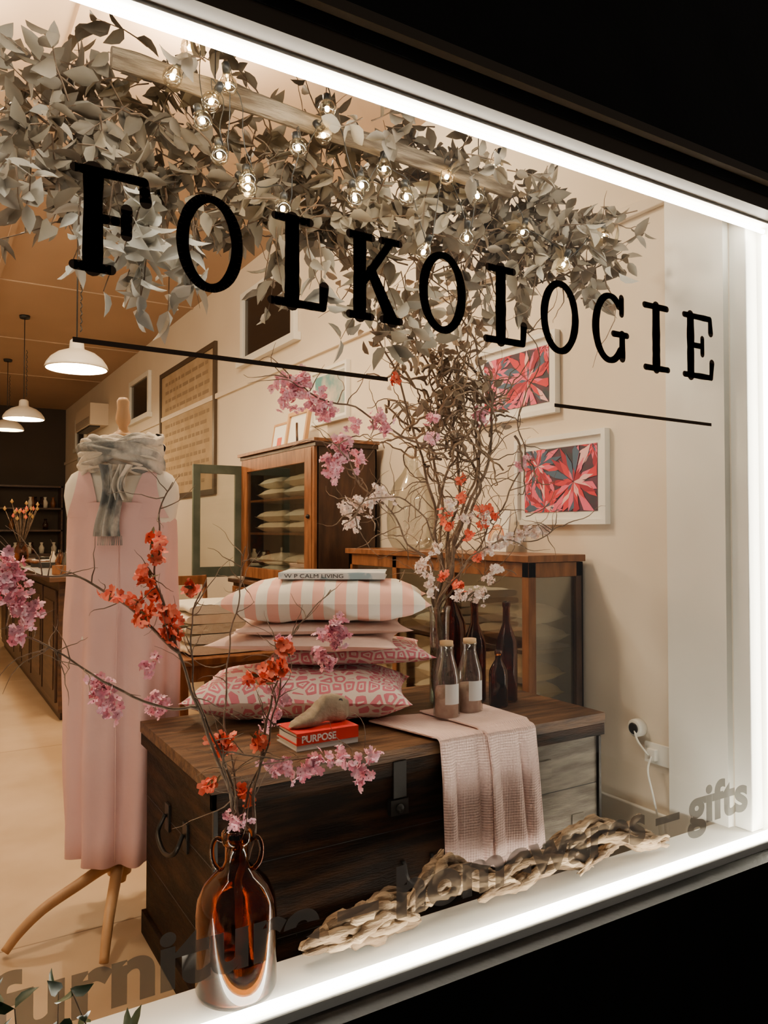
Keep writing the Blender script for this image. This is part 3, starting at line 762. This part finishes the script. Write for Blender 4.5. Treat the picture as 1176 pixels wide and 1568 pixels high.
for y in (2.46,2.89,3.32):
    mb.box(1.915,1.93,y,y+.38,.72,.93,redwood); mb.box(1.915,1.93,y,y+.38,.14,.70,redwood)
    mb.lathe([(.015,0),(.017,.012),(0,.02)],iron,T=Matrix.Translation((1.915,y+.19,.83))@Matrix.Rotation(-math.pi/2,4,'Y'),n=12)
for x in (1.95,2.32):
    for y in (2.46,3.66): mb.box(x-.02,x+.02,y-.0,y+.04,0,.1,darkwood)
mb.finish('sideboard',bevel=.004)

mb=MB()
mb.lathe_open([(0,0),(.06,0),(.10,.01),(.125,.06),(.13,.16),(.12,.27),(.09,.35),(.05,.40),(.035,.43),(.035,.48),(.045,.49),(.045,.50)],clearg,n=36)
mb.finish('glass_demijohn',(2.22,1.86,1.2205))
mb=MB(); T=TR(2.30,1.28,1.222,0,0,.14)
mb.box(0,.008,-.08,.08,0,.19,whitem,T)
for k,c in enumerate([(.55,.2,.1),(.7,.4,.2),(.75,.6,.45),(.4,.35,.35)]):
    mm=M('rainbow_%d'%k,c,.7); 
    def arcf(u,v,k=k): 
        a=math.pi*u; r=.06-.012*k-.010*v; return T@V((-.001,r*math.cos(a),.05+r*math.sin(a)*1.3))
    mb.grid(arcf,16,2,mm)
mb.finish('rainbow_print')

# ------------------------------------------------------------------ pictures on the wall
dk=M('picture_dark',(.02,.03,.045),.6,col2=(.09,.02,.05),scale=18)
pet=[M('petal_red',(.60,.022,.045),.6),M('petal_pink',(.76,.12,.22),.6),M('petal_pale',(.86,.48,.48),.6),M('petal_crimson',(.30,.01,.035),.6),M('petal_blue',(.05,.10,.17),.6)]
def picture(name,y0,y1,z0,z1,kind,fr=.022,mt=.045,fm=whitem,seed=1):
    r=random.Random(seed)
    mb=MB(); X=2.398
    for (p,q,a,b) in ((y0,y1,z1-fr,z1),(y0,y1,z0,z0+fr),(y0,y0+fr,z0+fr,z1-fr),(y1-fr,y1,z0+fr,z1-fr)): mb.box(X-.03,X,p,q,a,b,fm)
    mb.box(X-.012,X-.001,y0+fr,y1-fr,z0+fr,z1-fr,whitem)
    a,b,c,d=y0+mt,y1-mt,z0+mt,z1-mt
    if kind=='flower':
        mb.box(X-.014,X-.012,a,b,c,d,dk)
        w,h=b-a,d-c
        cnt=0
        for (fy,fz,rad) in ((.05,.97,.28),(.98,.30,.30),(.70,.08,.36),(.80,.74,.40),(.30,.45,.48)):
            oy,oz=a+w*fy,c+h*fz
            for ring in (1.0,.62,.32):
                nn=17
                for k in range(nn):
                    cnt+=1
                    t=2*math.pi*k/nn+r.uniform(-.2,.2)+ring*3; L_=rad*w*ring*r.uniform(.7,1.05); wd=L_*.085+.002; L0=.01*r.random()
                    XX=X-.0142-.00001*cnt
                    def cl(y,z): return (XX,max(a,min(b,y)),max(c,min(d,z)))
                    ct,st_=math.cos(t),math.sin(t); bend=r.uniform(-.25,.25)*L_
                    mid=(oy+ct*L_*.6-st_*bend*.4,oz+st_*L_*.6+ct*bend*.4); tip=(oy+ct*L_-st_*bend,oz+st_*L_+ct*bend)
                    vs=[cl(oy+ct*L0,oz+st_*L0),cl(mid[0]-st_*wd,mid[1]+ct*wd),cl(*tip),cl(mid[0]+st_*wd,mid[1]-ct*wd)]
                    mb.add(vs,[(0,1,2,3)],pet[r.choice([0,0,0,1,1,1,2,3,4,3,4])])
    elif kind=='sea':
        mb.box(X-.014,X-.012,a,b,c,d,M('sea_print',(.10,.28,.30),.6,col2=(.70,.55,.45),scale=7))
    elif kind=='board':
        mb.box(X-.014,X-.012,a,b,c,d,M('parchment',(.38,.27,.15),.8,col2=(.46,.34,.21),scale=5))
        tx=M('board_ink',(.27,.19,.11),.8)
        nrow=13
        for i in range(nrow):
            z=d-.10-(d-c-.2)*i/(nrow-1); y=b-.15
            while y>a+.2:
                l=r.uniform(.05,.2)
                if y-l<a+.12: break
                mb.box(X-.0155,X-.0142,y-l,y,z-.018,z+.018,tx); y-=l+.04
    return mb.finish(name)
picture('framed_flower_print',.67,1.22,1.345,1.735,'flower',mt=.055,seed=3)
picture('framed_flower_print',.95,1.51,1.835,2.20,'flower',mt=.055,seed=8)
picture('framed_sea_print',2.85,3.38,2.05,2.43,'sea',seed=2)
picture('framed_notice_board',5.43,7.33,1.66,3.10,'board',fr=.05,mt=.05,fm=trimdark,seed=4)
mb=MB(); T=TR(2.12,3.10,1.852,0,0,.16)
for (p,q,z0,z1) in ((-.16,.16,.0,.025),(-.16,.16,.235,.26),(-.16,-.135,.025,.235),(.135,.16,.025,.235)): mb.box(-.015,.01,p,q,z0,z1,lightwood,T)
mb.box(0,.006,-.135,.135,.025,.235,whitem,T)
mb.tube([T@V((-.004,-.03,.05)),T@V((-.004,0,.12)),T@V((-.004,.02,.18))],.008,darkwood,n=5)
mb.finish('picture_frame')
mb=MB(); T=TR(2.16,3.48,1.852,0,0,.16); mb.box(0,.012,-.11,.11,.01,.21,whitem,T); mb.box(-.003,-.0005,-.04,.03,.03,.12,M('petal_red2',(.6,.1,.06),.6),T)
for (p,q,z0,z1) in ((-.12,.12,-.0,.01),(-.12,.12,.21,.225),(-.12,-.11,.01,.21),(.11,.12,.01,.21)): mb.box(-.006,.014,p,q,z0,z1,lightwood,T)
mb.finish('picture_frame')
mb=MB()
mb.box(2.388,2.399,.385,.50,.44,.515,whitem)
mb.lathe([(0,.0),(.034,0),(.034,.03),(.028,.036),(0,.036)],whitem,T=Matrix.Translation((2.399,.53,.56))@Matrix.Rotation(-math.pi/2,4,'Y'),n=24)
mb.lathe([(.020,.036),(.022,.040),(.016,.041)],iron,T=Matrix.Translation((2.399,.53,.56))@Matrix.Rotation(-math.pi/2,4,'Y'),n=24)
mb.box(2.37,2.388,.44,.475,.455,.495,whitem)
mb.tube(catmull([(2.37,.455,.47),(2.345,.45,.42),(2.35,.43,.33),(2.36,.42,.25),(2.35,.40,.10)],6),.004,whitem,n=6)
mb.tube(catmull([(2.365,.53,.56),(2.35,.50,.52),(2.36,.46,.475)],6),.004,whitem,n=6)
mb.finish('wall_socket_timer')

mb=MB(); acm=M('ac_plastic',(.68,.58,.46),.4)
mb.box(2.14,2.399,10.2,11.4,2.86,3.18,acm)
for i in range(6): mb.box(2.132,2.14,10.25,11.35,2.88+.02*i,2.888+.02*i,M('ac_vent',(.25,.2,.16),.5))
mb.box(2.15,2.30,10.3,11.3,2.84,2.86,black)
mb.finish('air_conditioner',bevel=.02)

# ------------------------------------------------------------------ pendant lamps
enam=M('white_enamel',(.80,.75,.65),.3); glow=M('bulb_glow',(1,.8,.55),.5,emit=16,ecol=(1,.76,.42))
def pendant(x,y,z,s=1.0,P=70):
    mb=MB()
    prof=[(.205,0),(.207,.006),(.198,.030),(.17,.070),(.125,.105),(.075,.125),(.05,.135),(.045,.19),(.03,.205),(.0,.207)]
    mb.lathe_open([(a*s,b*s) for a,b in prof],enam,n=40)
    mb.lathe_open([(a*s*.97,b*s-.004) for a,b in prof[:7]],enam,n=40)
    mb.lathe([(0,.02),(.04,.03),(.055,.065),(.04,.10),(0,.11)],glow,n=16)
    mb.tube([(0,0,.2),(0,0,H-z)],.005,black,n=6)
    for i in range(10):
        zz=.24+.05*i; mb.tube([(.02,0,zz),(.03,0,zz+.02),(.02,0,zz+.045)],.004,black,n=5)
    mb.lathe([(.05,H-z-.03),(.055,H-z)],black,n=16)
    o=mb.finish('pendant_lamp',(x,y,z))
    l=bpy.data.lights.new('pendant_bulb','POINT'); l.energy=P; l.color=(1,.71,.40); l.shadow_soft_size=.05
    lo=bpy.data.objects.new('pendant_bulb',l); sc.collection.objects.link(lo); lo.location=(0,0,-.02); lo.parent=o
pendant(.87,3.72,2.36,s=.93,P=90); pendant(.96,7.4,2.50,P=75); pendant(1.02,9.8,2.66,P=40)
def ceil_lamp(x,y,P,col=(1,.80,.54)):
    mb=MB(); mb.lathe([(0,-.07),(.09,-.06),(.14,-.03),(.15,0)],M('opal_glass',(1,.9,.75),.5,emit=6,ecol=(1,.85,.60)),n=28); mb.lathe([(.16,-.012),(.165,0)],enam,n=28)
    o=mb.finish('ceiling_light',(x,y,H-.02))
    l=bpy.data.lights.new('ceiling_bulb','POINT'); l.energy=P; l.color=col; l.shadow_soft_size=.12
    lo=bpy.data.objects.new('ceiling_bulb',l); sc.collection.objects.link(lo); lo.location=(0,0,-.22); lo.parent=o
ceil_lamp(-.1,2.0,115); ceil_lamp(-1.2,5.5,60); ceil_lamp(1.0,1.75,125)

# ------------------------------------------------------------------ counter + things on it
mb=MB()
mb.box(.78,1.48,4.15,8.3,.965,1.0,darkwood); mb.box(.85,1.45,4.2,8.25,.06,.965,darkwood); mb.box(.87,1.43,4.25,8.2,0,.06,cabdark)
for i in range(6):
    y=4.26+i*.66; mb.box(.835,.85,y,y+.58,.12,.90,cabdark); mb.box(.828,.835,y+.06,y+.52,.20,.82,darkwood)
mb.finish('shop_counter',bevel=.006)
mb=MB()
for i in range(44):
    x=R.uniform(.84,1.35); y=R.uniform(4.4,6.7); k=R.random()
    if k<.4:
        r=R.uniform(.02,.045); h=R.uniform(.06,.18); mb.lathe([(0,0),(r,0),(r,h*.6),(r*.5,h*.8),(r*.5,h),(0,h)],R.choice([clearg,amberd,cream,iron,linen]),c=(x,y,1.001),n=14)
    elif k<.75:
        w=R.uniform(.05,.12); T=TR(x,y,1.001,R.uniform(0,3)); mb.box(-w,w,-w*.7,w*.7,0,R.uniform(.01,.07),R.choice([redwood,cream,blush,black,linen]),T)
    else: mb.lathe([(0,0),(.05,.0),(.09,.03),(.095,.05),(.085,.05),(.05,.01)],R.choice([cream,redwood]),c=(x,y,1.001),n=20)
mb.finish('counter_homewares')
mb=MB()
mb.lathe([(0,0),(.05,0),(.075,.06),(.06,.14),(.035,.18),(.045,.2)],amberd,n=20)
och=M('dried_ochre',(.55,.33,.10),.8)
for i in range(22):
    d=V((R.uniform(-.4,.4),R.uniform(-.4,.4),1)).normalized(); L_=R.uniform(.3,.5); e=V((0,0,.15))+d*L_
    mb.tube([(0,0,.12),e],.003,bark,n=4); mb.lathe([(0,-.02),(.018,0),(0,.03)],och if i%3 else red,T=Matrix.Translation(e),n=8)
mb.finish('dried_flower_vase',(.93,7.2,1.001))
mb=MB()
mb.box(.2,2.3,13.5,13.95,0,.9,darkwood)
for z in (1.3,1.7,2.1): mb.box(.2,2.3,13.6,13.97,z,z+.03,darkwood)
for x in (.2,1.2,2.27): mb.box(x,x+.03,13.6,13.97,.9,2.13,darkwood)
for i in range(30): mb.lathe([(0,0),(.04,0),(.05,.1),(.02,.16),(.03,.2),(0,.2)],R.choice([cream,amberd,redwood]),c=(R.uniform(.3,2.2),13.75,R.choice([.9,1.33,1.73])),n=10)
mb.finish('back_shelf_unit')

mb=MB()
mb.box(1.02,1.62,1.95,2.45,.70,.73,redwood)
for x in (1.05,1.59):
    for y in (1.98,2.42): mb.box(x-.02,x+.02,y-.02,y+.02,0,.70,redwood)
mb.box(1.05,1.59,1.98,2.0,.62,.70,redwood); mb.box(1.03,1.05,1.98,2.42,.62,.70,redwood)
mb.finish('side_table',bevel=.003)
mb=MB()
for i in range(5):
    z=.733+i*.048; c=[linen,cream,M('stripe_blanket',(.58,.51,.39),.95,bump=.6,bscale=50)][i%3]
    def fold(u,v,z=z,i=i):
        a=2*math.pi*u; x=.22*math.copysign(abs(math.cos(a))**.35,math.cos(a)); zz=.022*math.copysign(abs(math.sin(a))**.6,math.sin(a))
        return V((1.30+x+.01*math.sin(i*2),2.02+.34*v,z+.024+zz+.003*math.sin(v*12+i)))
    mb.grid(fold,28,14,c,closeu=True)
    for y in (2.02,2.36):
        mb.add([fold(u/28,0 if y<2.1 else 1) for u in range(28)],[tuple(range(28)) if y>2.1 else tuple(reversed(range(28)))],c)
mb.finish('folded_blankets')
mb=MB()
cx2,cy2=1.48,3.3
mb.box(cx2-.2,cx2+.2,cy2-.2,cy2+.2,.43,.46,redwood)
for x in (-.18,.18):
    mb.tube([(cx2+x,cy2-.18,0),(cx2+x*.95,cy2-.17,.44)],.017,redwood); mb.tube(catmull([(cx2+x,cy2+.2,0),(cx2+x,cy2+.18,.45),(cx2+x,cy2+.24,1.02)],5),.017,redwood)
for z in (.62,.78,.96): mb.box(cx2-.18,cx2+.18,cy2+.20+.0,cy2+.222,z,z+.06,redwood)
for z in (.15,.28): mb.tube([(cx2-.18,cy2-.18,z),(cx2+.18,cy2-.18,z)],.01,redwood)
mb.finish('dining_chair',bevel=.002)

# ------------------------------------------------------------------ driftwood on sill
mb=MB()
dw=M('driftwood',(.13,.078,.040),.85,col2=(.40,.285,.175),scale=16,stretch=(.35,2.2,2.2),bump=1.0,bscale=45,contrast=(.38,.64))
dwc=M('driftwood_dark',(.075,.045,.024),.85,col2=(.22,.145,.085),scale=14,stretch=(.35,2.2,2.2),bump=1.0,bscale=45)
def bundle(pts,rad,ns,seed,r=.014):
    C=catmull(pts,9); m=len(C)-1; rr=random.Random(seed)
    for k in range(ns):
        ph=rr.uniform(0,6.28); tw=rr.uniform(2,5)*rr.choice([-1,1]); off=rad*rr.uniform(.3,1); a=int(m*rr.uniform(0,.25)); e=int(m*rr.uniform(.75,1))
        P=[];RR=[]
        for i in range(a,e+1):
            t=i/m; env=math.sin(math.pi*min(1,max(0,(i-a)/(e-a))))**.5
            p=C[i]+V((0,math.cos(ph+tw*t),math.sin(ph+tw*t)))*off*(.35+.65*env)
            p+=V((0,noise.noise(C[i]*9+V((k,seed,0))),noise.noise(C[i]*9+V((seed,k,5)))))*.020
            q=r*rr.uniform(.7,1.2)*(.25+.75*env)
            p.z=max(p.z,.311+q*.8); p.y=max(.045+q,min(.33,p.y)); P.append(p); RR.append(q)
        mb.tube(P,RR,dw if rr.random()<.62 else dwc,n=12,nz=.7,nsc=40)
bundle([(.76,.14,.34),(.88,.14,.365),(1.0,.14,.36),(1.12,.13,.335)],.036,15,1,.014)
bundle([(1.02,.14,.34),(1.14,.16,.38),(1.24,.17,.405),(1.36,.15,.37),(1.44,.13,.34)],.038,16,2,.014)
bundle([(1.12,.18,.37),(1.19,.2,.42),(1.24,.22,.46)],.012,5,3,.010)
bundle([(1.30,.14,.335),(1.46,.15,.375),(1.60,.14,.37),(1.72,.12,.335)],.030,14,4,.012)
bundle([(1.5,.15,.345),(1.62,.17,.40),(1.76,.16,.41),(1.92,.13,.36),(2.06,.11,.335)],.028,13,5,.012)
bundle([(1.64,.11,.335),(1.78,.13,.36),(1.9,.15,.40),(1.97,.17,.43)],.014,7,6,.010)
bundle([(.92,.18,.345),(1.02,.2,.38),(1.14,.22,.37)],.016,7,7,.012)
mb.finish('driftwood')

# ------------------------------------------------------------------ shrub outside the window
mb=MB(); gl=M('dark_leaf',(.030,.055,.022),.4,col2=(.06,.10,.04),scale=12)
mb.lathe([(0,0),(.12,0),(.16,.34),(.17,.36),(.15,.36),(.14,.33),(0,.33)],M('clay_pot',(.10,.06,.045),.8),c=(.20,-.27,-.2),n=28)
for i in range(60):
    p=V((.20,-.27,.12)); P=twig(mb,p,V((R.uniform(-.6,.45),R.uniform(-.5,.35),1)),R.uniform(.28,.49),.004,bark,steps=9,curl=.18,ymin=-.6,ymax=-.09)
    for q in P[3:]:
        for _ in range(2):
            d=rdir(.3); e=q+d*.05
            if e.y>-.07: d.y=-abs(d.y)
            leaf(mb,q,d,R.uniform(.035,.05),.024,gl)
mb.finish('potted_shrub')

# ------------------------------------------------------------------ world (dim town-lit night) + camera
w=bpy.data.worlds.new('night'); sc.world=w; w.use_nodes=True
w.node_tree.nodes['Background'].inputs[0].default_value=(1.0,.90,.80,1); w.node_tree.nodes['Background'].inputs[1].default_value=.12
cd=bpy.data.cameras.new('camera'); cd.sensor_width=36; cd.sensor_fit='AUTO'; cd.lens=36*1174/1568
co=bpy.data.objects.new('camera',cd); sc.collection.objects.link(co); co.location=(0,-1.5,1.32)
co.rotation_euler=(math.radians(90+1.37),0,-math.radians(31.4)); cd.clip_start=.02
sc.camera=co
